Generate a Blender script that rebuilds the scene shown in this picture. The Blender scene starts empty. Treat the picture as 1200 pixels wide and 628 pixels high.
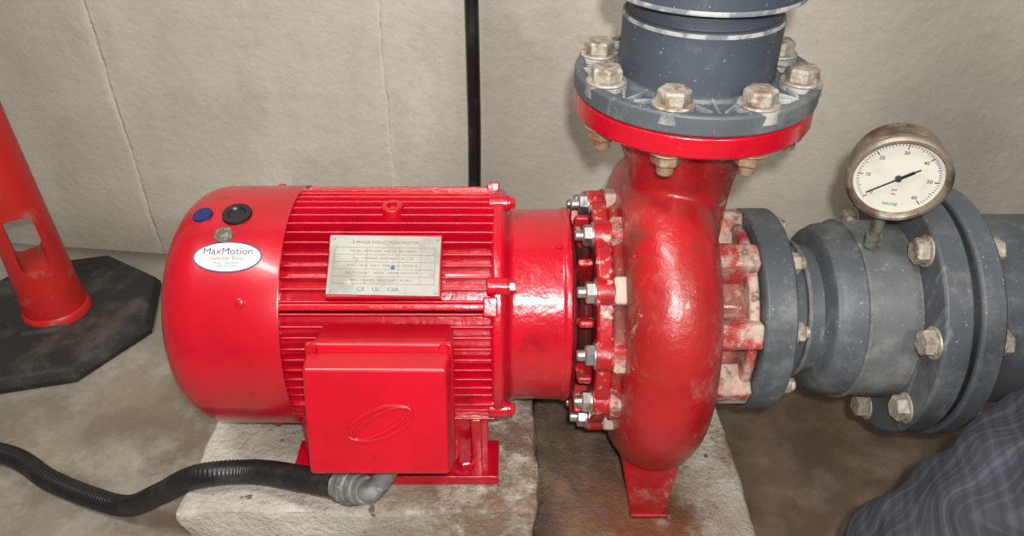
import bpy, bmesh, math, random
from mathutils import Vector, Matrix, noise as mnoise
random.seed(4)
Z0 = 0.33           # height of the shaft axis above the floor
rad = math.radians
scene = bpy.context.scene
scene.view_settings.view_transform = 'Standard'

# ---------------------------------------------------------------- materials
class NT:
    def __init__(s, name):
        s.m = bpy.data.materials.new(name); s.m.use_nodes = True
        s.t = s.m.node_tree; s.b = s.t.nodes['Principled BSDF']
        s.tc = s.t.nodes.new('ShaderNodeTexCoord')
        s.co = s.tc.outputs['Object']
    def n(s, typ, **kw):
        nd = s.t.nodes.new(typ)
        for k, v in kw.items(): setattr(nd, k, v)
        return nd
    def link(s, a, b): s.t.links.new(a, b)
    def val(s, sock, v):
        if hasattr(v, 'is_output'): s.link(v, sock)
        else: sock.default_value = v
    def math(s, op, a, b=0.0, clamp=False):
        nd = s.n('ShaderNodeMath', operation=op, use_clamp=clamp)
        s.val(nd.inputs[0], a); s.val(nd.inputs[1], b); return nd.outputs[0]
    def noise(s, scale, detail=5, rough=.6, vec=None):
        nd = s.n('ShaderNodeTexNoise'); nd.inputs['Scale'].default_value = scale
        nd.inputs['Detail'].default_value = detail; nd.inputs['Roughness'].default_value = rough
        s.link(vec or s.co, nd.inputs['Vector']); return nd.outputs['Fac']
    def stretch(s, sc):
        mp = s.n('ShaderNodeVectorMath', operation='MULTIPLY'); s.link(s.co, mp.inputs[0]); mp.inputs[1].default_value = sc
        return mp.outputs[0]
    def sep(s):
        q = s.n('ShaderNodeSeparateXYZ'); s.link(s.co, q.inputs[0]); return q.outputs
    def rng(s, v, lo, hi, a=0., b=1.):
        nd = s.n('ShaderNodeMapRange', interpolation_type='SMOOTHSTEP')
        s.val(nd.inputs['Value'], v)
        nd.inputs['From Min'].default_value = lo; nd.inputs['From Max'].default_value = hi
        nd.inputs['To Min'].default_value = a; nd.inputs['To Max'].default_value = b
        return nd.outputs['Result']
    def point(s):
        g = s.n('ShaderNodeNewGeometry'); return g.outputs['Pointiness']
    def mix(s, f, a, b):
        nd = s.n('ShaderNodeMix', data_type='RGBA')
        s.val(nd.inputs[0], f)
        for i, c in ((6, a), (7, b)):
            if hasattr(c, 'is_output'): s.link(c, nd.inputs[i])
            else: nd.inputs[i].default_value = (*c, 1)
        return nd.outputs[2]
    def spot(s, c, R0, R1, scale=(1, 1, 1)):
        mp = s.n('ShaderNodeVectorMath', operation='SUBTRACT'); s.link(s.co, mp.inputs[0]); mp.inputs[1].default_value = c
        ml = s.n('ShaderNodeVectorMath', operation='MULTIPLY'); s.link(mp.outputs[0], ml.inputs[0]); ml.inputs[1].default_value = scale
        ln = s.n('ShaderNodeVectorMath', operation='LENGTH'); s.link(ml.outputs[0], ln.inputs[0])
        return s.rng(ln.outputs['Value'], R0, R1, 1., 0.)
    def color(s, c):
        if hasattr(c, 'is_output'): s.link(c, s.b.inputs['Base Color'])
        else: s.b.inputs['Base Color'].default_value = (*c, 1)
    def rough(s, v): s.val(s.b.inputs['Roughness'], v)
    def bump(s, h, strength=.3, dist=.002):
        bp = s.n('ShaderNodeBump'); bp.inputs['Strength'].default_value = strength; bp.inputs['Distance'].default_value = dist
        s.link(h, bp.inputs['Height']); s.link(bp.outputs['Normal'], s.b.inputs['Normal'])

def simple(name, col, rough=.5, metal=0., layers=(), bump=None, coat=0.):
    k = NT(name); c = col
    for (sc, col2, lo, hi, amt) in layers:
        f = k.rng(k.noise(sc), lo, hi, 0., amt)
        c = k.mix(f, c, col2)
    k.color(c); k.rough(rough); k.b.inputs['Metallic'].default_value = metal
    k.b.inputs['Coat Weight'].default_value = coat; k.b.inputs['Coat Roughness'].default_value = .10
    if bump: k.bump(k.noise(bump[0]), bump[1], bump[2])
    return k.m

RED = simple('red_gloss_paint', (.48, .0022, .015), .26, layers=[(9, (.36, .002, .011), .4, .7, .7), (24, (.22, .003, .008), .60, .72, .6), (70, (.55, .09, .08), .66, .78, .4)],
             bump=(55, .8, .002), coat=.5)
REDBOX = simple('red_smooth_paint', (.47, .0022, .014), .30, layers=[(14, (.38, .002, .011), .4, .7, .7), (45, (.25, .004, .010), .64, .72, .6)], bump=(30, .35, .001), coat=.3)
def redcast():
    k = NT('red_cast_iron_paint')
    x, y, z = k.sep()
    c = k.mix(k.rng(k.noise(8), .35, .7), (.40, .0045, .010), (.27, .007, .008))
    # chalky dust, more toward the suction side, the neck and the foot
    side = k.math('ADD', k.rng(x, .185, .25, 0, .17), k.rng(z, .16, .27, 0, .07))
    side = k.math('ADD', side, k.rng(z, -.14, -.22, 0, .06))
    side = k.math('ADD', side, k.rng(x, .150, .12, 0, .14))
    d = k.math('ADD', k.noise(11, 9, .72), side)
    dust = k.rng(d, .56, .78, 0, .62)
    c = k.mix(dust, c, (.36, .21, .165))
    soft = k.rng(k.noise(5, 3), .46, .70, 0, .22)
    c = k.mix(soft, c, (.34, .07, .06))
    chips = k.rng(k.math('ADD', k.noise(48, 8, .78), k.math('MULTIPLY', side, .8)), .67, .73, 0, .8)
    c = k.mix(chips, c, (.54, .44, .36))
    rust = k.rng(k.math('ADD', k.noise(10, 8, .7, k.stretch((1, 1, .35))), k.math('MULTIPLY', side, .45)), .58, .68, 0, .75)
    c = k.mix(rust, c, (.12, .040, .025))
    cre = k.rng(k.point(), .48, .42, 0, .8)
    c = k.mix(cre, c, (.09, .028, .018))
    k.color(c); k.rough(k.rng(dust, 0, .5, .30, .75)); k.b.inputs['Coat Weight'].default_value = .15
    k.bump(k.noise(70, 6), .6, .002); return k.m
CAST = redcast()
CASTD = simple('grimy_shaded_recess', (.12, .007, .009), .5, layers=[(25, (.04, .018, .013), .42, .60, .9), (60, (.30, .12, .1), .62, .75, .6)], bump=(80, .4, .002))  # grime, plus the shade of the adapter openings put into the colour
CASTM = simple('red_cast_flange', (.37, .005, .012), .36, layers=[(30, (.11, .02, .015), .50, .66, .85), (70, (.50, .38, .31), .56, .68, .75)], bump=(80, .6, .0018), coat=.15)
def dusty():
    k = NT('dusty_red_lug')
    c = k.mix(k.rng(k.noise(16, 9, .72), .42, .58), (.36, .020, .020), (.46, .36, .29))
    c = k.mix(k.rng(k.noise(45, 6), .53, .64, 0, .85), c, (.13, .055, .035))
    c = k.mix(k.rng(k.noise(90, 4), .60, .70, 0, .6), c, (.62, .55, .47))
    k.color(c); k.rough(.72); k.bump(k.noise(90, 6), .8, .002); return k.m
LUG = dusty()
def pvc(name, base, light, lo, hi, amt=.8):
    k = NT(name)
    c = k.mix(k.rng(k.noise(5), .3, .7), base, tuple(b * .72 for b in base))
    c = k.mix(k.rng(k.noise(12, 9, .75), lo, hi, 0, amt), c, light)
    c = k.mix(k.rng(k.noise(30, 7, .72, k.stretch((1, 1, .25))), .58, .70, 0, .45), c, tuple(l * 1.35 for l in light))
    c = k.mix(k.rng(k.noise(20, 6, .7), .60, .72, 0, .4), c, (.13, .11, .09))
    c = k.mix(k.rng(k.noise(240, 2, .5), .68, .76, 0, .5), c, (.42, .42, .40))
    k.color(c); k.rough(.5); k.bump(k.noise(80, 5), .25, .001); return k.m
PVC = pvc('grey_pvc', (.085, .100, .115), (.21, .215, .21), .46, .76)
PVCD = pvc('grey_pvc_clean', (.056, .070, .090), (.15, .16, .165), .54, .82)
PVCL = pvc('grey_pvc_dusty', (.13, .142, .150), (.29, .285, .27), .42, .70)
WEB = pvc('grey_pvc_chalky', (.15, .165, .18), (.40, .40, .38), .40, .60)
RIM = simple('white_cement_rim', (.40, .40, .38), .7, layers=[(50, (.12, .14, .17), .42, .58, .9)])
GASK = simple('black_rubber', (.010, .010, .011), .55, layers=[(30, (.04, .04, .04), .5, .7, .6)])
BOLT = simple('dirty_zinc', (.36, .320, .265), .6, .3, layers=[(45, (.20, .125, .08), .48, .64, .85), (110, (.60, .56, .48), .48, .66, .7)], bump=(140, .7, .0018))
BOLTZ = simple('bright_zinc', (.50, .50, .48), .34, .9, layers=[(70, (.22, .16, .12), .50, .68, .85)])
BRASS = simple('brass_nut', (.38, .25, .16), .5, .45, layers=[(60, (.20, .11, .08), .48, .64, .85), (110, (.52, .45, .37), .56, .68, .7)], bump=(120, .5, .001))
STEEL = simple('steel_nameplate', (.21, .205, .185), .42, .6, layers=[(22, (.12, .117, .10), .4, .66, .8), (80, (.36, .35, .32), .60, .74, .6)])
INK = simple('dark_ink', (.03, .03, .03), .6)
ETCH = simple('etched_lettering', (.10, .098, .09), .5, .4)
WHITE = simple('white_enamel', (.66, .65, .57), .4, layers=[(30, (.52, .48, .37), .52, .8, .6)])
LABELW = simple('label_white', (.74, .74, .75), .35)
BLUE = simple('navy_ink', (.008, .02, .11), .4)
REDINK = simple('red_ink', (.6, .02, .02), .4)
BLKPL = simple('black_plastic', (.010, .010, .011), .38, layers=[(20, (.045, .043, .04), .5, .75, .7), (90, (.10, .09, .08), .68, .78, .5)])
GREYPL = simple('grey_knockout_plug', (.10, .09, .08), .5, layers=[(200, (.3, .25, .2), .5, .6, .8)])
CONN = simple('grey_conduit_fitting', (.17, .17, .16), .6, .1, layers=[(60, (.42, .40, .37), .50, .66, .8), (40, (.08, .07, .06), .50, .64, .8)], bump=(120, .4, .001))
ORANGE = simple('orange_red_plastic', (.55, .018, .016), .42, layers=[(12, (.40, .014, .012), .45, .7, .7), (22, (.40, .20, .15), .58, .74, .6)])
GAUGER = simple('gauge_case_metal', (.30, .245, .185), .45, .6, layers=[(40, (.60, .55, .46), .50, .66, .8), (28, (.12, .065, .045), .48, .64, .9)], bump=(120, .3, .001))
STEM = simple('verdigris_brass', (.20, .25, .18), .55, .4, layers=[(90, (.16, .10, .07), .45, .65, .9)])
RUBBASE = simple('recycled_rubber', (.018, .017, .016), .65, layers=[(12, (.10, .088, .07), .48, .75, .75), (150, (.14, .13, .12), .65, .75, .6)], bump=(120, .5, .002))

def plaid():
    k = NT('dark_plaid_cloth')
    def stripes(vec, per, w):
        d = k.n('ShaderNodeVectorMath', operation='DOT_PRODUCT'); k.link(k.co, d.inputs[0]); d.inputs[1].default_value = vec
        x = k.math('ADD', d.outputs['Value'], k.math('MULTIPLY', k.noise(9, 2), .03))
        f = k.math('FRACT', k.math('MULTIPLY', x, 1 / per))
        a = k.math('ABSOLUTE', k.math('SUBTRACT', f, .5))
        return k.rng(a, 0, w, 1, 0)
    A = (.45, .55, -.70); B = (.75, -.25, .55)
    c = k.mix(k.rng(k.noise(12), .3, .7), (.020, .024, .033), (.034, .039, .050))
    c = k.mix(k.math('MULTIPLY', stripes(A, .0055, .25), .35), c, (.075, .085, .105))
    c = k.mix(k.math('MULTIPLY', stripes(A, .022, .10), .5), c, (.10, .115, .14))
    c = k.mix(k.math('MULTIPLY', stripes(B, .026, .10), .22), c, (.085, .095, .115))
    c = k.mix(k.math('MULTIPLY', stripes(B, .013, .3), .35), c, (.012, .014, .02))
    k.color(c); k.rough(.9); k.bump(k.noise(500, 2), .3, .001); return k.m
PLAID = plaid()
SHIRT = simple('dark_work_shirt', (.04, .045, .06), .9, bump=(300, .3, .001))
SKIN = simple('skin', (.45, .24, .17), .5)
HAIR = simple('dark_hair', (.02, .014, .01), .6, bump=(200, .6, .003))
BOOT = simple('brown_boot_leather', (.07, .04, .025), .5)

# ---------------------------------------------------------------- geometry helpers
def root(name, loc=(0, 0, Z0)):
    e = bpy.data.objects.new(name, None); e.empty_display_size = .05; e.location = loc
    scene.collection.objects.link(e); return e
def obj(bm, name, parent, mat, bevel=0., bseg=2, angle=35, loc=None):
    bmesh.ops.recalc_face_normals(bm, faces=bm.faces[:])
    me = bpy.data.meshes.new(name); bm.to_mesh(me); bm.free()
    for p in me.polygons: p.use_smooth = True
    me.materials.append(mat)
    o = bpy.data.objects.new(name, me); scene.collection.objects.link(o)
    if parent: o.parent = parent
    if loc: o.location = loc
    if bevel:
        b = o.modifiers.new('bevel', 'BEVEL'); b.width = bevel; b.segments = bseg; b.limit_method = 'ANGLE'; b.angle_limit = rad(30)
        w = o.modifiers.new('wn', 'WEIGHTED_NORMAL')
    else: me.set_sharp_from_angle(angle=rad(angle))
    return o
XM = Matrix.Rotation(rad(90), 4, 'Y')
def axis_m(p, ax, spin=0.):
    q = Vector((0, 0, 1)).rotation_difference(Vector(ax).normalized())
    return Matrix.Translation(p) @ q.to_matrix().to_4x4() @ Matrix.Rotation(spin, 4, 'Z')
def lathe(bm, prof, M=Matrix.Identity(4), segs=64, ph=0.):
    rings = []
    for h, r in prof:
        if r <= 1e-6: rings.append([bm.verts.new(M @ Vector((0, 0, h)))])
        else: rings.append([bm.verts.new(M @ Vector((r * math.cos(2 * math.pi * i / segs + ph), r * math.sin(2 * math.pi * i / segs + ph), h))) for i in range(segs)])
    for a, b in zip(rings, rings[1:]):
        if len(a) == 1 and len(b) == 1: continue
        for i in range(segs):
            j = (i + 1) % segs
            if len(a) == 1: bm.faces.new((a[0], b[j], b[i]))
            elif len(b) == 1: bm.faces.new((a[i], a[j], b[0]))
            else: bm.faces.new((a[i], a[j], b[j], b[i]))
    for r in (rings[0], rings[-1]):
        if len(r) > 1: bm.faces.new(r)
def box(bm, c, s, M=Matrix.Identity(4), taper=(1, 1)):
    vs = []
    for z in (-1, 1):
        t = taper if z > 0 else (1, 1)
        for x, y in ((-1, -1), (1, -1), (1, 1), (-1, 1)):
            vs.append(bm.verts.new(M @ Vector((c[0] + x * s[0] / 2 * t[0], c[1] + y * s[1] / 2 * t[1], c[2] + z * s[2] / 2))))
    for f in ((3, 2, 1, 0), (4, 5, 6, 7), (0, 1, 5, 4), (1, 2, 6, 5), (2, 3, 7, 6), (3, 0, 4, 7)):
        bm.faces.new([vs[i] for i in f])
def hexb(bm, p, ax, r, h, wr=0, wt=.002, spin=None, shaft=0, sr=0):
    M = axis_m(p, ax, random.random() if spin is None else spin)
    z = 0
    if wr: lathe(bm, [(0, wr), (wt * .8, wr), (wt, wr * .95)], M, 20); z = wt
    lathe(bm, [(z, r), (z + h * .82, r), (z + h, r * .84)], M, 6)
    if shaft: lathe(bm, [(z + h, sr), (z + h + shaft * .85, sr), (z + h + shaft, sr * .8)], M, 12)
def pol(x, r, e):  # point on a circle round the shaft axis, e = elevation (deg) on the -Y side
    return Vector((x, -r * math.cos(rad(e)), r * math.sin(rad(e))))
def frame(x, r, e):  # local X->world X, local Y->tangent(up), Z->radial
    c, s = math.cos(rad(e)), math.sin(rad(e))
    M = Matrix(((1, 0, 0, 0), (0, s, -c, 0), (0, c, s, 0), (0, 0, 0, 1)))
    return Matrix.Translation(pol(x, r, e)) @ M
def text(body, size, parent, mat, M, name='lettering', sx=1.):
    cu = bpy.data.curves.new(name, 'FONT'); cu.body = body; cu.size = size
    cu.align_x = 'CENTER'; cu.align_y = 'CENTER'; cu.extrude = .00015; cu.materials.append(mat)
    o = bpy.data.objects.new(name, cu); scene.collection.objects.link(o); o.parent = parent
    o.matrix_local = M @ Matrix.Diagonal((sx, 1, 1, 1)); return o
def catmull(pts, per=12):
    P = [Vector(p) for p in pts]; P = [P[0] * 2 - P[1]] + P + [P[-1] * 2 - P[-2]]; out = []
    for i in range(1, len(P) - 2):
        for k in range(per):
            t = k / per; a, b, c, d = P[i - 1:i + 3]
            out.append(.5 * ((2 * b) + (c - a) * t + (2 * a - 5 * b + 4 * c - d) * t * t + (3 * b - a - 3 * c + d) * t ** 3))
    out.append(P[-2]); return out
def tube(bm, path, rf, segs=20):
    n = len(path); N = None; rings = []; L = 0
    for i, p in enumerate(path):
        t = (path[min(i + 1, n - 1)] - path[max(i - 1, 0)]).normalized()
        if i: L += (p - path[i - 1]).length
        if N is None: N = t.orthogonal().normalized()
        N = (N - t * N.dot(t)).normalized(); B = t.cross(N); r = rf(i / (n - 1), L)
        rings.append([bm.verts.new(p + (N * math.cos(2 * math.pi * k / segs) + B * math.sin(2 * math.pi * k / segs)) * r) for k in range(segs)])
    for a, b in zip(rings, rings[1:]):
        for k in range(segs): bm.faces.new((a[k], a[(k + 1) % segs], b[(k + 1) % segs], b[k]))
    bm.faces.new(rings[0]); bm.faces.new(rings[-1])
def resample(path, step):
    out = [path[0].copy()]; acc = 0
    for a, b in zip(path, path[1:]):
        d = (b - a).length; pos = 0
        while acc + (d - pos) >= step:
            pos += step - acc; acc = 0; out.append(a.lerp(b, pos / d))
        acc += d - pos
    return out

# ---------------------------------------------------------------- room
WA = -math.atan(.12)
def wallmat():
    k = NT('painted_concrete_wall')
    c = k.mix(k.rng(k.noise(2.0, 7), .35, .65), (.60, .56, .48), (.50, .465, .395))
    c = k.mix(k.rng(k.noise(7, 10, .74), .49, .72, 0, .5), c, (.37, .34, .28))
    c = k.mix(k.rng(k.noise(5, 6, .7, k.stretch((1, 1, .3))), .56, .70, 0, .40), c, (.70, .66, .58))
    c = k.mix(k.rng(k.noise(26, 8, .7), .60, .70, 0, .40), c, (.33, .30, .25))
    x, y, z = k.sep()
    wob = k.math('MULTIPLY', k.math('SUBTRACT', k.noise(6, 6, .6), .5), .035)
    ht = None
    for x0, w, lo, amt in ((.03, .0055, .54, .8), (.575, .0028, .60, .4), (1.9, .004, .5, .5)):
        d = k.math('ABSOLUTE', k.math('ADD', k.math('SUBTRACT', x, x0), wob))
        line = k.rng(d, 0, w, 1, 0)
        brk = k.rng(k.noise(7, 6, .7), lo, lo + .06)
        m = k.math('MULTIPLY', line, brk)
        c = k.mix(k.math('MULTIPLY', k.rng(d, w, w * 3, 1, 0), k.rng(k.noise(6), .35, .6, .25, .65)), c, (.69, .65, .57))
        d2 = k.math('ABSOLUTE', k.math('SUBTRACT', k.math('ADD', k.math('SUBTRACT', x, x0), wob), w * 1.6))
        c = k.mix(k.math('MULTIPLY', k.rng(d2, 0, w * .8, 1, 0), k.rng(k.noise(13), .4, .6, .1, .38)), c, (.30, .27, .22))
        c = k.mix(k.math('MULTIPLY', m, amt), c, (.10, .08, .06))
        hl = k.math('MULTIPLY', line, k.rng(k.noise(7, 6, .7), lo - .15, lo + .05, .25, 1))
        ht = hl if ht is None else k.math('ADD', ht, hl)
    dh = k.math('ABSOLUTE', k.math('ADD', k.math('SUBTRACT', z, .63), wob))
    hm = k.math('MULTIPLY', k.rng(dh, 0, .004, 1, 0), k.math('MULTIPLY', k.rng(k.math('ABSOLUTE', k.math('SUBTRACT', x, .84)), .07, .10, 1, 0), .55))
    c = k.mix(hm, c, (.25, .21, .16))
    v = k.n('ShaderNodeTexVoronoi'); v.inputs['Scale'].default_value = 6.5; k.link(k.co, v.inputs['Vector'])
    sp = k.rng(v.outputs['Distance'], .022, .04, 1, 0)
    c = k.mix(sp, c, (.06, .07, .09))
    low = k.rng(z, 0, .16, .6, 0)
    c = k.mix(low, c, (.33, .30, .24))
    k.color(c); k.rough(.62)
    h = k.math('ADD', k.math('MULTIPLY', ht, -.9), k.math('ADD', k.math('MULTIPLY', k.noise(60, 6), .4), k.noise(7, 4)))
    k.bump(h, .6, .008); return k.m
bm = bmesh.new(); box(bm, (1.0, .06, 1.3), (6.5, .12, 2.6))
wb = obj(bm, 'wall_back', None, wallmat()); wb.location = (-.8, .62, 0); wb.rotation_euler = (0, 0, WA)

def floormat():
    k = NT('concrete_floor')
    c = k.mix(k.rng(k.noise(3, 7), .35, .65), (.34, .315, .255), (.24, .22, .175))
    c = k.mix(k.rng(k.noise(30, 8, .7), .52, .72, 0, .5), c, (.44, .41, .35))
    x, y, z = k.sep()
    st = k.math('MULTIPLY', k.spot((.25, 1.28, 0), .25, .70), k.rng(k.noise(4, 7, .65), .32, .48, .35, 1))
    c = k.mix(k.math('MULTIPLY', st, .9), c, k.mix(k.rng(k.noise(12, 7), .4, .6), (.085, .055, .035), (.16, .105, .065)))
    c = k.mix(k.math('MULTIPLY', k.spot((-.60, 1.25, 0), .10, .50), k.rng(k.noise(7, 8, .72), .40, .54, 0, .75)), c, (.15, .10, .06))
    c = k.mix(k.math('MULTIPLY', k.spot((-1.15, 1.25, 0), .2, .75), k.rng(k.noise(5, 7, .7), .44, .58, 0, .55)), c, (.13, .11, .08))
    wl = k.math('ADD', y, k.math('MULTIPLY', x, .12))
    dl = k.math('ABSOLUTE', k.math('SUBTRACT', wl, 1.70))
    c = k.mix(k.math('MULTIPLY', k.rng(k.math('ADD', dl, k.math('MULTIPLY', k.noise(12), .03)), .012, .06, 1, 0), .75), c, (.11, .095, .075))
    c = k.mix(k.rng(k.noise(140, 3), .66, .74, 0, .6), c, (.14, .12, .1))
    k.color(c); k.rough(k.math('SUBTRACT', k.rng(k.noise(5), .35, .65, .55, .8), k.math('MULTIPLY', st, .28))); k.bump(k.noise(50, 6), .3, .003); return k.m
bm = bmesh.new(); box(bm, (0, 0, -.05), (7, 5, .1)); obj(bm, 'floor', None, floormat(), loc=(.2, -1.2, 0))

# concrete plinth : two levels
def padmat(name, brown):
    k = NT(name)
    c = k.mix(k.rng(k.noise(7, 9, .7), .36, .64), (.64, .60, .52), (.44, .40, .33))
    c = k.mix(k.rng(k.noise(26, 8, .75), .54, .66, 0, .65), c, (.31, .26, .195))
    x, y, z = k.sep()
    if brown:
        xx = k.math('ADD', x, k.math('MULTIPLY', k.math('SUBTRACT', k.noise(14, 7, .7), .5), .16))
        c = k.mix(k.rng(xx, .165, .215, .97, 0), c, k.mix(k.rng(k.noise(16, 8), .4, .65), (.10, .060, .040), (.20, .135, .09)))
        c = k.mix(k.math('MULTIPLY', k.spot((.185, -.15, -.25), .04, .15), k.rng(k.noise(25, 7, .7), .28, .55, .35, 1)), c, (.16, .052, .020))
        c = k.mix(k.rng(k.noise(11, 8, .72), .51, .63, 0, .75), c, (.25, .145, .075))
    else:
        c = k.mix(k.math('MULTIPLY', k.spot((-.03, -.10, -.17), .06, .20), k.rng(k.noise(14, 8, .72), .36, .52, 0, .9)), c, (.22, .125, .065))
        c = k.mix(k.math('MULTIPLY', k.rng(x, -.03, .03, 0, 1), k.rng(k.noise(16, 7, .7), .36, .54, 0, .75)), c, (.20, .13, .085))
        c = k.mix(k.math('MULTIPLY', k.rng(z, -.20, -.26, 0, 1), k.rng(k.noise(10, 7, .7), .42, .6, 0, .6)), c, (.25, .18, .11))
    c = k.mix(k.rng(k.noise(34, 3, .5), .68, .71, 0, .85), c, (.11, .085, .065))
    k.color(c); k.rough(.85)
    k.bump(k.math('ADD', k.noise(30, 9, .75), k.math('MULTIPLY', k.noise(120, 4), .4)), .9, .008); return k.m
pad = root('concrete_equipment_pad')
def rough_block(name, x0, x1, y0, y1, z0, z1, mat):
    bm = bmesh.new(); box(bm, ((x0 + x1) / 2, (y0 + y1) / 2, (z0 + z1) / 2), (x1 - x0, y1 - y0, z1 - z0))
    bmesh.ops.bevel(bm, geom=bm.edges[:], offset=.007, segments=3, profile=.5, affect='EDGES')
    bmesh.ops.subdivide_edges(bm, edges=[e for e in bm.edges if e.calc_length() > .05], cuts=26, use_grid_fill=True)
    for v in bm.verts:
        f = mnoise.noise(v.co * 14) * .007 + mnoise.noise(v.co * 45) * .004
        if v.co.z > z1 - .002: v.co.z += min(f * .5, 0)
        elif v.co.z > z0 + .01:
            if abs(v.co.y - y0) < .009: v.co.y += f
            if abs(v.co.x - x0) < .009 or abs(v.co.x - x1) < .009: v.co.x += f
    obj(bm, name, pad, mat, angle=60)
rough_block('motor_plinth', -.412, .030, -.192, .17, -.33, -.170, padmat('white_rough_concrete', False))
rough_block('pump_plinth', .034, .322, -.235, .19, -.33, -.250, padmat('stained_rough_concrete', True))

# ---------------------------------------------------------------- electric motor
mo = root('electric_motor', (0, 0, Z0 + .007))
FX0, FX1 = -.262, -.020
bm = bmesh.new(); lathe(bm, [(FX0 - .01, .131), (FX1 + .005, .131)], XM, 96); obj(bm, 'frame_core', mo, RED)
bm = bmesh.new(); NF = 66
for i in range(NF):
    e = i * 360 / NF
    ed = (e + 180) % 360 - 180
    hh = .0205
    if 47 < ed < 62: hh = .017
    elif -12 < ed < 22: hh = .016
    M = frame(0, .128, e)
    x0, x1 = FX0, FX1 - .001
    box(bm, ((x0 + x1) / 2, 0, hh / 2), (x1 - x0, .0050, hh), M, (1, .60))
obj(bm, 'cooling_fins', mo, RED, bevel=.0009, bseg=1)
bm = bmesh.new()
for e in (36, 118):
    box(bm, ((FX0 + FX1) / 2, 0, .010), (FX1 - FX0, .008, .021), frame(0, .130, e))
    box(bm, (FX1 - .004, 0, .012), (.016, .022, .026), frame(0, .131, e))
obj(bm, 'frame_ribs', mo, RED, bevel=.002)
# fan cover
R = .1515
prof = [(-.409, 0), (-.409, .060), (-.4075, .090)]
for i in range(1, 13):
    a = i / 12 * math.pi / 2; prof.append((-.352 - .0545 * math.cos(a), R - .058 + .058 * math.sin(a)))
prof += [(-.30, R + .0004), (-.259, R + .0008), (-.2575, R + .0003), (-.2575, R - .003), (-.262, R - .004)]
bm = bmesh.new(); lathe(bm, prof, XM, 128); obj(bm, 'fan_cover', mo, REDBOX, angle=50)
bm = bmesh.new()
for r in (.028, .042, .056, .07, .084):
    lathe(bm, [(-.4115, r - .003), (-.4105, r + .003), (-.407, r + .003)], XM, 64)
obj(bm, 'fan_grille_rings', mo, GASK)
bm = bmesh.new()
for e in (38, 128, 218, 308): hexb(bm, pol(-.300, R, e), pol(0, 1, e), .0048, .002, .0065)
obj(bm, 'cover_screws', mo, REDBOX)
def disc(name, x, e, r, mat, h=.002, rr=R, th=0, ring=0):
    bm = bmesh.new(); M = frame(x, rr - .0006, e) @ Matrix.Rotation(rad(th), 4, 'Y')
    pr = [(0, r), (h, r * .95), (h, r * .6), (h * .5, r * .5), (h * .5, 0)] if ring else [(0, r), (h, r * .92), (h, 0)]
    lathe(bm, pr, M, 32); obj(bm, name, mo, mat)
disc('black_plug', -.318, 80, .0175, BLKPL, .004, ring=1)
disc('blue_plug', -.358, 80, .0120, BLUE, .003, rr=.1510, th=-9)
disc('grey_plug', -.326, 68, .011, GREYPL, .003, ring=1)
def patch(name, x0, e0, a, b, R, mat, parent, nr=6, ns=48):
    bm = bmesh.new(); rings = []
    for i in range(nr + 1):
        t = i / nr
        ring = []
        for k in range(ns):
            an = 2 * math.pi * k / ns; u, v = a * t * math.cos(an), b * t * math.sin(an)
            ring.append(bm.verts.new(pol(x0 + u, R, e0 + math.degrees(v / R))))
            if i == 0: break
        rings.append(ring)
    for k in range(ns): bm.faces.new((rings[0][0], rings[1][k], rings[1][(k + 1) % ns]))
    for p, q in zip(rings[1:], rings[2:]):
        for k in range(ns): bm.faces.new((p[k], q[k], q[(k + 1) % ns], p[(k + 1) % ns]))
    obj(bm, name, parent, mat)
SX = -.317; SE = 57.5
patch('label_border', SX, SE, .0385, .0190, R + .0009, BLUE, mo)
patch('label_face', SX, SE, .0368, .0173, R + .0012, LABELW, mo)
text('MaxMotion', .0112, mo, BLUE, frame(SX, R + .0018, SE + 2.3), sx=1.08)
text('Inverter Duty', .0062, mo, REDINK, frame(SX, R + .0018, SE - .8), sx=1.1)
text('Power Transmission', .0032, mo, BLUE, frame(SX, R + .0017, SE - 2.8), sx=1.1)
text('Drives and Motors', .0032, mo, BLUE, frame(SX, R + .0016, SE - 4.1), sx=1.1)
# nameplate on its pad
NPE = 53.5
bm = bmesh.new(); box(bm, (0, 0, -.009), (.128, .074, .016), frame(-.1415, .1535, NPE)); obj(bm, 'nameplate_pad', mo, RED, bevel=.002)
NM = frame(-.1415, .1535, NPE) @ Matrix.Rotation(rad(-1.0), 4, 'Z')
bm = bmesh.new(); box(bm, (0, 0, 0), (.124, .070, .0016), NM); obj(bm, 'nameplate', mo, STEEL, bevel=.0005)
bm = bmesh.new()
for yy in (.0205, .012, .0035, -.005, -.0135, -.022): box(bm, (0, yy, .0009), (.112, .0003, .0002), NM)
for xx in (-.056, -.02, .016, .040, .056): box(bm, (xx, -.0008, .0009), (.0003, .0427, .0002), NM)
obj(bm, 'nameplate_rules', mo, ETCH)
text('3 PHASE INDUCTION MOTOR', .0046, mo, ETCH, NM @ Matrix.Translation((0, .0265, .0008)), sx=1.2)
rows = ['HP 20   RPM 3525   HZ 60   FR 256TC', 'VOLT 230/460  AMP 46/23  SF 1.15', 'ENCL TEFC  INS F  AMB 40 C  CODE G', 'DUTY CONT   DES B   NEMA NOM 91.0', 'BRG DE 6309   ODE 6309   PF 88.5']
for i, rw in enumerate(rows): text(rw, .0034, mo, ETCH, NM @ Matrix.Translation((-.002, .0162 - .0085 * i, .0008)), sx=1.35)
text('CE    UL    CSA', .0060, mo, ETCH, NM @ Matrix.Translation((-.005, -.0283, .0008)), sx=1.2)
disc('nameplate_badge', -.132, NPE - 1.0, .0024, BLUE, .0008, rr=.155)
bm = bmesh.new()
for sx in (-.058, .058):
    for sy in (-.031, .031):
        p = NM @ Vector((sx, sy, .0005)); lathe(bm, [(0, .0020), (.001, .0016)], axis_m(p, pol(0, 1, NPE)), 12)
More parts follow.
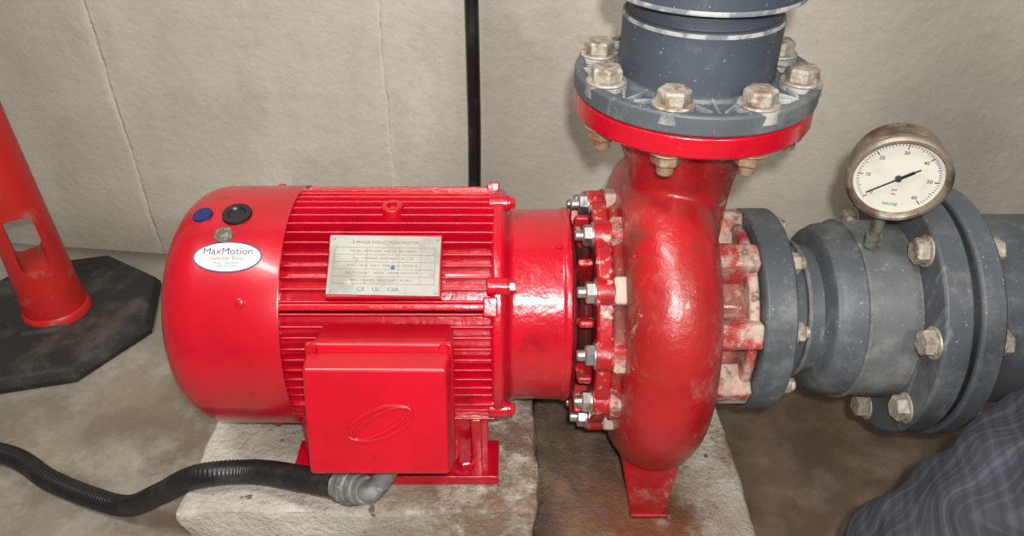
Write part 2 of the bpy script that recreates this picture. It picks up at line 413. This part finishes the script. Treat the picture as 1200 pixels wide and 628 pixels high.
obj(bm, 'nameplate_rivets', mo, STEEL)
bm = bmesh.new(); lathe(bm, [(.0, .018), (.014, .015), (.024, .0120), (.025, .006), (.018, .0055), (.018, 0)], frame(-.140, .131, 85), 24)
obj(bm, 'lifting_boss', mo, RED, bevel=.001)
bm = bmesh.new()
lathe(bm, [(-.024, .10), (-.024, .144), (-.020, .1475), (-.012, .1475), (-.008, .144), (-.006, .132), (-.002, .124), (.004, .1215), (.060, .1225), (.063, .1245), (.069, .1245), (.071, .122), (.071, .10)], XM, 128)
for e in (95, 45, -25, -80, 150, 215):
    lathe(bm, [(-.028, .0105), (-.004, .0105)], Matrix.Translation(pol(0, .143, e)) @ XM, 18)
obj(bm, 'drive_end_shield', mo, RED, bevel=.0015)
bm = bmesh.new()
for e in (95, 45, -25, -80, 150, 215): hexb(bm, pol(-.004, .143, e), (1, 0, 0), .0075, .006, .009)
for e in (70, 20): lathe(bm, [(-.002, .005), (.002, .004)], axis_m(pol(.055, .1225, e), pol(0, 1, e)), 12)
obj(bm, 'shield_bolts', mo, RED)
bm = bmesh.new()
for s in (-1, 1):
    box(bm, (-.148, s * .118, -.169), (.262, .062, .016))
    for xx in (-.255, -.165, -.045):
        box(bm, (xx, s * .102, -.127), (.014, .035, .072))
    box(bm, (-.148, s * .094, -.130), (.235, .012, .070))
obj(bm, 'mounting_feet', mo, RED, bevel=.0025)
bm = bmesh.new()
for s in (-1, 1):
    for xx in (-.225, -.060): hexb(bm, (xx, s * .128, -.161), (0, 0, 1), .009, .007, .013)
obj(bm, 'foot_bolts', mo, RED)
# terminal box (canted about 18 deg)
TB = frame(-.1385, 0, 18)
TBM = TB @ Matrix.Translation((0, -.045, 0))
bm = bmesh.new()
box(bm, (0, .004, .165), (.146, .134, .060), TBM)
obj(bm, 'terminal_box_body', mo, REDBOX, bevel=.006, bseg=3)
bm = bmesh.new()
box(bm, (0, .003, .199), (.155, .142, .009), TBM)
box(bm, (0, -.002, .218), (.152, .134, .030), TBM, (.96, .90))
obj(bm, 'terminal_box_lid', mo, REDBOX, bevel=.0045, bseg=3)
bm = bmesh.new()
for sx in (-.068, .068):
    lathe(bm, [(.2035, .0055), (.207, .0045)], TBM @ Matrix.Translation((sx, .0685, 0)), 12)
obj(bm, 'lid_screws', mo, REDBOX)
def ell_ring(bm, EM, A, B, t0, t1, ns=64, nt=8):
    gr = []
    for i in range(ns):
        a = 2 * math.pi * i / ns; th = t0 + t1 * abs(math.sin(a))
        nx, ny = math.cos(a) * B, math.sin(a) * A; l = math.hypot(nx, ny); nx /= l; ny /= l
        gr.append([bm.verts.new(EM @ Vector((A * math.cos(a) + nx * th * math.cos(2 * math.pi * j / nt), B * math.sin(a) + ny * th * math.cos(2 * math.pi * j / nt), .0018 * math.sin(2 * math.pi * j / nt)))) for j in range(nt)])
    for i in range(ns):
        for j in range(nt): bm.faces.new((gr[i][j], gr[(i + 1) % ns][j], gr[(i + 1) % ns][(j + 1) % nt], gr[i][(j + 1) % nt]))
bm = bmesh.new()
EM = TBM @ Matrix.Translation((.003, -.002, .2335)) @ Matrix.Rotation(rad(22), 4, 'Z')
ell_ring(bm, EM, .036, .0160, .0012, .001)
ell_ring(bm, EM @ Matrix.Rotation(rad(9), 4, 'Z'), .032, .0100, .0008, .001)
obj(bm, 'lid_emblem', mo, REDBOX)

# ---------------------------------------------------------------- conduit
co = root('flexible_conduit')
hp = catmull([(-.186, -.222, -.082), (-.245, -.190, -.108), (-.323, -.150, -.143), (-.395, -.150, -.152), (-.475, -.116, -.228), (-.555, -.078, -.302), (-.62, -.055, -.3125), (-.70, -.022, -.3125), (-.80, .03, -.3125), (-1.0, .06, -.3125), (-1.35, .05, -.3125)], 20)
hp = resample(hp, .0012)
bm = bmesh.new(); tube(bm, hp, lambda t, L: .0152 + .0004 * math.sin(2 * math.pi * L / .0048), 20); obj(bm, 'hose', co, BLKPL, angle=60)
bm = bmesh.new()
d = (hp[0] - hp[8]).normalized()
lathe(bm, [(-.012, .018), (-.002, .018), (.0, .0195), (.010, .0195), (.011, .0175), (.020, .0175), (.022, .015), (.030, .015)], axis_m(hp[0], d), 24)
obj(bm, 'hose_connector', co, CONN, bevel=.0008)
bm = bmesh.new(); e0 = hp[0] + d * .028
tube(bm, catmull([e0, e0 + d * .012, Vector((-.138, -.208, -.066)), Vector((-.134, -.202, -.038))], 8), lambda t, L: .0115, 18)
obj(bm, 'elbow', co, CONN)

# ---------------------------------------------------------------- pump
pu = root('centrifugal_pump')
bm = bmesh.new()
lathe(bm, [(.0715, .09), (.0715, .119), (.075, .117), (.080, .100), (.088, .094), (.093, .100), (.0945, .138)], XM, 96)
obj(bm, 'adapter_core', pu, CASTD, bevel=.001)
bm = bmesh.new()
for i in range(12):
    box(bm, (.084, 0, -.002), (.024, .009, .046), frame(0, .118, i * 30), (.7, 1))
obj(bm, 'adapter_ribs', pu, CASTM, bevel=.003)
bm = bmesh.new()
lathe(bm, [(.095, .10), (.095, .145), (.098, .148), (.112, .148), (.114, .145), (.114, .10)], XM, 96)
for i in range(12): lathe(bm, [(.094, .019), (.115, .019)], Matrix.Translation(pol(0, .137, 15 + i * 30)) @ XM, 24)
obj(bm, 'cover_flange', pu, CASTM, bevel=.0015)
bm = bmesh.new()
for i in range(12):
    box(bm, (.130, 0, 0), (.034, .032, .034), frame(0, .139, 15 + i * 30))
obj(bm, 'casing_lugs', pu, LUG, bevel=.004)
bm = bmesh.new()
for i in range(12):
    e = 15 + i * 30
    hexb(bm, pol(.094, .139, e), (-1, 0, 0), .0130, .0100, .0155, shaft=.009, sr=.0068)
obj(bm, 'cover_bolts', pu, BOLTZ)
bm = bmesh.new()
VX = .179; ns, nt = 96, 32; g = []
for i in range(ns):
    e = 360 * i / ns
    k = ((e + 60) % 360) / 360
    mr = .052 + .006 * k
    ring = []
    for j in range(nt):
        b = 2 * math.pi * j / nt
        rr = .153 + mr * math.cos(b) + .003 * k
        xx = VX + .053 * math.sin(b)
        ring.append(bm.verts.new(pol(xx, rr, e)))
    g.append(ring)
for i in range(ns):
    for j in range(nt): bm.faces.new((g[i][j], g[(i + 1) % ns][j], g[(i + 1) % ns][(j + 1) % nt], g[i][(j + 1) % nt]))
lathe(bm, [(.112, .138), (.138, .150), (.215, .150), (.232, .12), (.238, .092), (.290, .090)], XM, 96)
NK = Matrix.Translation((.194, 0, 0))
lathe(bm, [(.10, .056), (.17, .058), (.205, .062), (.230, .070), (.250, .080), (.270, .092), (.283, .098)], NK, 64)
def wedge(bm, z0, z1, x0, x1, X0, X1, y0, Y0):
    vs = [bm.verts.new(v) for v in ((x0, -y0, z0), (x1, -y0, z0), (x1, y0, z0), (x0, y0, z0), (X0, -Y0, z1), (X1, -Y0, z1), (X1, Y0, z1), (X0, Y0, z1))]
    for f in ((3, 2, 1, 0), (4, 5, 6, 7), (0, 1, 5, 4), (1, 2, 6, 5), (2, 3, 7, 6), (3, 0, 4, 7)): bm.faces.new([vs[i] for i in f])
wedge(bm, -.247, -.12, .160, .206, .134, .222, .137, .122)
vo = obj(bm, 'volute_casing', pu, CAST)
m = vo.modifiers.new('rm', 'REMESH'); m.mode = 'VOXEL'; m.voxel_size = .0035; m.use_smooth_shade = True
m = vo.modifiers.new('sm', 'SMOOTH'); m.factor = .5; m.iterations = 9
bm = bmesh.new(); box(bm, (.183, 0, -.2465), (.050, .279, .007)); obj(bm, 'foot_plate', pu, CASTM, bevel=.002)
DF = Matrix.Translation((.195, 0, 0))
bm = bmesh.new(); lathe(bm, [(.272, .08), (.276, .1235), (.279, .1265), (.298, .1265), (.300, .1245), (.300, .05)], DF, 128); obj(bm, 'discharge_flange', pu, RED, bevel=.001)
bm = bmesh.new()
for i in range(8):
    e = 22 + 45 * i
    box(bm, (.260, 0, 0), (.060, .038, .056), frame(0, .100, e), (.96, .82))
lathe(bm, [(.275, .08), (.275, .114), (.288, .114), (.288, .08)], XM, 64)
obj(bm, 'suction_lugs', pu, LUG, bevel=.005, bseg=3)

# ---------------------------------------------------------------- discharge pipe
dp = root('discharge_pipe')
bm = bmesh.new()
lathe(bm, [(.3005, .06), (.3005, .1255), (.303, .128), (.320, .128), (.3225, .126), (.3225, .1185), (.3180, .1165), (.3180, .088), (.3225, .0865), (.3225, .06)], DF, 128)
obj(bm, 'pipe_flange', dp, PVC, bevel=.0008, bseg=1)
bm = bmesh.new()
for i in range(8):
    a = rad(22.5 + 45 * i)
    lathe(bm, [(.310, .0225), (.3228, .0215)], Matrix.Translation((.195 + .107 * math.cos(a), .107 * math.sin(a), 0)), 28)
    for k in (-.17, 0, .17):
        a2 = rad(45 * i) + k
        M = Matrix.Translation((.195, 0, 0)) @ Matrix.Rotation(a2, 4, 'Z') @ Matrix.Translation((.102, 0, .3193)) @ Matrix.Rotation(-k * 5, 4, 'Z')
        box(bm, (0, 0, 0), (.036, .0035, .0065), M)
obj(bm, 'flange_webs', dp, WEB, bevel=.0008, bseg=1)
bm = bmesh.new()
lathe(bm, [(.318, .083), (.325, .0815), (.377, .0815), (.384, .0805), (.385, .0785), (.385, .0755), (.410, .0755), (.411, .06)], DF, 96)
obj(bm, 'flange_hub', dp, PVCD, bevel=.001)
bm = bmesh.new(); lathe(bm, [(.3785, .070), (.3793, .0819), (.381, .0818), (.3830, .0808), (.384, .070)], DF, 96); lathe(bm, [(.405, .07), (.405, .0975), (.407, .0982), (.4095, .0975), (.4095, .07)], DF, 96)
obj(bm, 'cement_rims', dp, RIM)
bm = bmesh.new(); lathe(bm, [(.409, .07), (.409, .0975), (.50, .0975), (.505, .09), (.506, .0775), (1.9, .0775)], DF, 96); obj(bm, 'coupling_and_riser', dp, PVCD, bevel=.001)
bm = bmesh.new(); bn = bmesh.new()
for i in range(8):
    a = rad(22.5 + 45 * i); p = Vector((.195 + .107 * math.cos(a), .107 * math.sin(a), .3228))
    hexb(bm, p, (0, 0, 1), .0170, .0140, .0210, .0028)
    p2 = p.copy(); p2.z = .276
    hexb(bn, p2, (0, 0, -1), .0160, .013, .0195, .0025, shaft=.012, sr=.009)
obj(bm, 'flange_bolts', dp, BOLT, bevel=.0008, bseg=1); obj(bn, 'flange_nuts', dp, BRASS, bevel=.0008, bseg=1)

# ---------------------------------------------------------------- suction pipe
sp = root('suction_pipe')
bm = bmesh.new()
lathe(bm, [(.289, .07), (.289, .126), (.292, .1290), (.324, .1290), (.327, .1260), (.328, .07)], XM, 128)
obj(bm, 'pump_side_flange', sp, PVC, bevel=.001)
bm = bmesh.new()
lathe(bm, [(.326, .089), (.336, .087), (.352, .0855), (.353, .083), (.374, .083), (.377, .094), (.380, .1015), (.382, .1045), (.384, .1045), (.392, .1095), (.408, .1118), (.416, .1130), (.4175, .09)], XM, 128)
obj(bm, 'reducer_hub', sp, PVC, bevel=.001)
bm = bmesh.new()
lathe(bm, [(.4160, .09), (.4160, .1120), (.470, .1145), (.476, .116), (.476, .09)], XM, 128)
obj(bm, 'reducer_body', sp, PVCL, bevel=.001)
bm = bmesh.new()
lathe(bm, [(.3535, .08), (.3535, .0885), (.358, .0885), (.358, .08)], XM, 96)
lathe(bm, [(.4135, .11), (.4135, .1155), (.4175, .1155), (.4175, .11)], XM, 96)
obj(bm, 'reducer_seams', sp, PVCL)
bm = bmesh.new()
lathe(bm, [(.476, .09), (.476, .156), (.479, .159), (.506, .159), (.509, .156), (.509, .09)], XM, 128)
lathe(bm, [(.516, .09), (.516, .158), (.519, .161), (.541, .161), (.545, .157), (.546, .124), (.552, .1215), (1.9, .1215)], XM, 128)
obj(bm, 'large_flanges_and_pipe', sp, PVC, bevel=.001)
bm = bmesh.new(); lathe(bm, [(.507, .09), (.507, .154), (.518, .154), (.518, .09)], XM, 96); obj(bm, 'gasket', sp, GASK)
bm = bmesh.new()
for i in range(8):
    e = 22 + 45 * i
    hexb(bm, pol(.327, .1075, e), (1, 0, 0), .0130, .011, .0165, .0025, shaft=.006, sr=.008)
for i in range(8):
    e = 21 + 45 * i
    hexb(bm, pol(.477, .1375, e), (-1, 0, 0), .0160, .0130, .0190, .003)
    hexb(bm, pol(.545, .1375, e), (1, 0, 0), .0160, .0130, .0190, .003)
obj(bm, 'flange_bolts', sp, BOLT, bevel=.0008, bseg=1)

# ---------------------------------------------------------------- pressure gauge
pg = root('pressure_gauge')
GC = Vector((.419, -.050, .220))
GM = Matrix.Translation(GC) @ Matrix.Rotation(rad(-17), 4, 'Z') @ Matrix.Rotation(rad(5), 4, 'X') @ Matrix.Rotation(rad(90), 4, 'X') @ Matrix.Diagonal((.94, .94, 1, 1))
bm = bmesh.new()
lathe(bm, [(-.036, 0), (-.036, .046), (-.033, .050), (-.006, .050), (-.005, .0535), (.004, .0565), (.009, .0565), (.012, .0535), (.012, .0490), (.005, .0480), (.003, .0475), (.003, 0)], GM, 96)
obj(bm, 'case', pg, GAUGER, bevel=.0006, bseg=1)
bm = bmesh.new(); lathe(bm, [(.0032, 0), (.0032, .0478), (.0044, .0478), (.0044, 0)], GM, 64); obj(bm, 'dial', pg, WHITE)
bm = bmesh.new()
for i in range(61):
    a = rad(225 - 270 * i / 60); L = .006 if i % 10 == 0 else .0042 if i % 5 == 0 else .0026
    M = GM @ Matrix.Rotation(a, 4, 'Z') @ Matrix.Translation((.044 - L / 2, 0, .0047))
    box(bm, (0, 0, 0), (L, .0010 if i % 10 == 0 else .0005, .0004), M)
obj(bm, 'dial_ticks', pg, INK)
for i in range(7):
    a = rad(225 - 270 * i / 6)
    text(str(i * 10), .0062, pg, INK, GM @ Matrix.Translation((.0330 * math.cos(a), .0330 * math.sin(a), .0046)), 'numeral')
text('psi', .005, pg, INK, GM @ Matrix.Translation((0, -.016, .0046)), 'unit')
text('kPa', .004, pg, REDINK, GM @ Matrix.Translation((0, -.022, .0046)), 'unit')
text('GAUGE', .005, pg, simple('green_ink', (.02, .2, .08), .5), GM @ Matrix.Translation((0, -.036, .0046)), 'unit')
bm = bmesh.new(); NMx = GM @ Matrix.Rotation(rad(38), 4, 'Z')
box(bm, (-.006, 0, .0072), (.062, .0018, .0006), NMx); box(bm, (.010, 0, .0072), (.016, .0036, .0006), NMx); lathe(bm, [(.0045, .0036), (.009, .003)], GM, 20)
obj(bm, 'needle', pg, INK)
bm = bmesh.new()
b0 = GM @ Vector((0, -.048, -.012)); b1 = Vector((b0.x + .004, b0.y + .010, .108))
dd = (b1 - b0).normalized(); LL = (b1 - b0).length
lathe(bm, [(0, .0085), (.014, .0085)], axis_m(b0, dd), 6); lathe(bm, [(.0, .0062), (LL, .0062)], axis_m(b0, dd), 16)
lathe(bm, [(LL - .022, .0100), (LL - .008, .0100)], axis_m(b0, dd), 6)
obj(bm, 'stem', pg, STEM)

# ---------------------------------------------------------------- hanging cable
bm = bmesh.new()
tube(bm, catmull([(.0, .42, .013), (-.03, .445, .03), (-.068, .46, .12), (-.066, .466, .4), (-.064, .47, .8), (-.062, .48, 1.3), (-.063, .49, 2.4)], 14), lambda t, L: .0115, 20)
obj(bm, 'power_cable', None, BLKPL)

# ---------------------------------------------------------------- delineator post
tp = root('traffic_delineator_post', (-.872, .372, 0))
bm = bmesh.new(); lathe(bm, [(0, .205), (.012, .208), (.028, .199), (.032, .188), (.034, .08), (.040, .075), (.040, 0)], Matrix.Translation((-.020, 0, 0)) @ Matrix.Rotation(rad(22.5 + 14), 4, 'Z'), 8)
obj(bm, 'rubber_base', tp, RUBBASE, bevel=.003)
bm = bmesh.new()
lathe(bm, [(.030, .060), (.045, .059), (.050, .055), (.105, .052), (.16, .050), (.40, .043), (.80, .036), (.96, .033), (.985, .045), (1.03, .045), (1.05, .03), (1.05, 0)], Matrix.Identity(4), 48)
post = obj(bm, 'post', tp, ORANGE)
bm = bmesh.new()
M = Matrix.Rotation(rad(36), 4, 'Z')
pts = []
for sx, sz, a0 in ((1, 1, 0), (-1, 1, 90), (-1, -1, 180), (1, -1, 270)):
    for q in range(6):
        a = rad(a0 + 90 * q / 5)
        pts.append((sx * .008 + .015 * math.cos(a) - .004, .205 + sz * .040 + .015 * math.sin(a)))
fr = [bm.verts.new(M @ Vector((px, -.15, pz))) for px, pz in pts]; bk = [bm.verts.new(M @ Vector((px, .15, pz))) for px, pz in pts]
bm.faces.new(fr); bm.faces.new(bk[::-1])
for i in range(len(pts)):
    j = (i + 1) % len(pts); bm.faces.new((fr[i], bk[i], bk[j], fr[j]))
cut_me = bpy.data.meshes.new('cut'); bmesh.ops.recalc_face_normals(bm, faces=bm.faces[:]); bm.to_mesh(cut_me); bm.free()
cut = bpy.data.objects.new('cut', cut_me); scene.collection.objects.link(cut); cut.location = tp.location
bpy.context.view_layer.update()
bo = post.modifiers.new('b', 'BOOLEAN'); bo.operation = 'DIFFERENCE'; bo.object = cut; bo.solver = 'EXACT'
dg = bpy.context.evaluated_depsgraph_get(); nm = bpy.data.meshes.new_from_object(post.evaluated_get(dg))
post.modifiers.clear(); post.data = nm; nm.set_sharp_from_angle(angle=rad(35))
bpy.data.objects.remove(cut)

# ---------------------------------------------------------------- kneeling person (only the thigh is in the photo)
pe = root('person')
def skin(name, verts, edges, mat, sub=2, wr=0):
    me = bpy.data.meshes.new(name); me.from_pydata([v[:3] for v in verts], edges, []); me.materials.append(mat)
    o = bpy.data.objects.new(name, me); scene.collection.objects.link(o); o.parent = pe
    sm = o.modifiers.new('skin', 'SKIN'); sm.use_smooth_shade = True
    for i, v in enumerate(verts):
        r = v[3]; me.skin_vertices[0].data[i].radius = (r, v[4] if len(v) > 4 else r)
    me.skin_vertices[0].data[0].use_root = True
    s = o.modifiers.new('sub', 'SUBSURF'); s.levels = s.render_levels = sub
    if wr:
        tx = bpy.data.textures.new(name + '_folds', 'CLOUDS'); tx.noise_scale = .045; tx.noise_depth = 2
        dm = o.modifiers.new('folds', 'DISPLACE'); dm.texture = tx; dm.strength = wr; dm.mid_level = .5
        s2 = o.modifiers.new('sub2', 'SUBSURF'); s2.levels = s2.render_levels = 1
    return o
skin('trousers', [
    (.83, -.30, .20, .14, .12), (.76, -.28, .17, .115), (.58, -.285, .026, .104), (.425, -.31, -.11, .085), (.385, -.33, -.20, .080), (.45, -.42, -.262, .064), (.62, -.56, -.268, .052), (.76, -.67, -.270, .048),
    (.84, -.42, .17, .115), (.72, -.60, .06, .100), (.62, -.74, -.03, .078), (.66, -.78, -.12, .062), (.74, -.82, -.245, .052), (.86, -.33, .26, .13, .11)],
    [(0, 1), (1, 2), (2, 3), (3, 4), (4, 5), (5, 6), (6, 7), (0, 8), (8, 9), (9, 10), (10, 11), (11, 12), (0, 13)], PLAID, 3, .036)
skin('shirt', [(.87, -.34, .24, .13, .11), (.86, -.36, .38, .14, .11), (.83, -.38, .52, .16, .11), (.82, -.39, .62, .06), (.80, -.22, .58, .06), (.72, -.17, .38, .048), (.68, -.28, .24, .036),
               (.82, -.56, .58, .06), (.76, -.62, .36, .048), (.70, -.60, .20, .036)],
     [(0, 1), (1, 2), (2, 3), (2, 4), (4, 5), (5, 6), (2, 7), (7, 8), (8, 9)], SHIRT, 2, .01)
skin('head', [(.80, -.40, .66, .05), (.785, -.41, .71, .055), (.765, -.42, .77, .078, .082), (.76, -.425, .84, .075, .085), (.76, -.425, .885, .045)], [(0, 1), (1, 2), (2, 3), (3, 4)], SKIN)
skin('hair', [(.785, -.415, .80, .078, .084), (.78, -.42, .86, .080, .088), (.775, -.42, .90, .05)], [(0, 1), (1, 2)], HAIR)
skin('nose', [(.700, -.425, .825, .008), (.686, -.425, .795, .013), (.700, -.425, .785, .010)], [(0, 1), (1, 2)], SKIN)
skin('ear_left', [(.775, -.505, .82, .012, .007), (.772, -.505, .79, .009, .006)], [(0, 1)], SKIN)
skin('ear_right', [(.775, -.335, .82, .012, .007), (.772, -.335, .79, .009, .006)], [(0, 1)], SKIN)
bm = bmesh.new()
for yy in (-.453, -.397): bmesh.ops.create_uvsphere(bm, u_segments=16, v_segments=10, radius=.012, matrix=Matrix.Translation((.703, yy, .822)))
obj(bm, 'eyes', pe, LABELW)
skin('mouth', [(.700, -.448, .755, .005), (.692, -.425, .754, .006), (.700, -.402, .755, .005)], [(0, 1), (1, 2)], REDINK)
def hand(base, dirv, side, nm):
    b = Vector(base); d = Vector(dirv).normalized(); s = Vector(side).normalized(); n = d.cross(s)
    V = [(*(b), .022, .016), (*(b + d * .05), .030, .014)]; E = [(0, 1)]
    for i, (o_, L) in enumerate(((-.027, .068), (-.009, .078), (.009, .073), (.026, .058))):
        a = b + d * .075 + s * o_; k = len(V)
        V += [(*a, .0092), (*(a + d * L * .5 - n * .004), .0085), (*(a + d * L * .95 - n * .018), .0072)]; E += [(1, k), (k, k + 1), (k + 1, k + 2)]
    k = len(V); a = b + d * .02 - s * .03
    V += [(*a, .011), (*(a + d * .035 - s * .014), .0095), (*(a + d * .06 - s * .016), .008)]; E += [(0, k), (k, k + 1), (k + 1, k + 2)]
    skin(nm, V, E, SKIN, 2)
hand((.672, -.29, .225), (-.75, -.1, -.35), (.1, 1, 0), 'hand_right'); hand((.695, -.60, .185), (-.6, -.25, -.55), (.2, -1, 0), 'hand_left')
skin('boots', [(.74, -.655, -.272, .045), (.80, -.70, -.275, .048), (.84, -.735, -.29, .036)], [(0, 1), (1, 2)], BOOT)
skin('boot_planted', [(.745, -.825, -.24, .05), (.735, -.82, -.29, .04), (.66, -.79, -.298, .034, .04), (.60, -.765, -.302, .028, .036)], [(0, 1), (1, 2), (2, 3)], BOOT)

# ---------------------------------------------------------------- lights
def area(name, loc, target, size, power, col=(1, 1, 1), sy=None):
    l = bpy.data.lights.new(name, 'AREA'); l.energy = power; l.color = col; l.size = size
    if sy: l.shape = 'RECTANGLE'; l.size_y = sy
    o = bpy.data.objects.new(name, l); scene.collection.objects.link(o); o.location = loc
    o.rotation_euler = (Vector(target) - Vector(loc)).to_track_quat('-Z', 'Y').to_euler(); return o
area('ceiling_light', (-.7, -.7, 2.5), (-.1, .2, .3), 1.2, 33, (1, .96, .90), .2)
area('added_shadow_light', (.98, -2.1, 2.0), (.3, .2, .3), .5, 22, (1, .96, .90), .2)  # added lamp behind the person, placed so the torso shadows the upper-right wall
area('camera_flash', (.02, -.82, Z0 + .69), (0, .1, Z0), .025, 10.5, (1, .975, .94))
w = bpy.data.worlds.new('world'); scene.world = w; w.use_nodes = True
w.node_tree.nodes['Background'].inputs[0].default_value = (.9, .87, .82, 1); w.node_tree.nodes['Background'].inputs[1].default_value = .16

# ---------------------------------------------------------------- camera
cd = bpy.data.cameras.new('camera'); cd.sensor_width = 36; cd.lens = 27.0; cd.clip_start = .02
cam = bpy.data.objects.new('camera', cd); scene.collection.objects.link(cam)
cam.location = (0, -.79, Z0 + .616); cam.rotation_euler = (rad(55), 0, 0)
scene.camera = cam
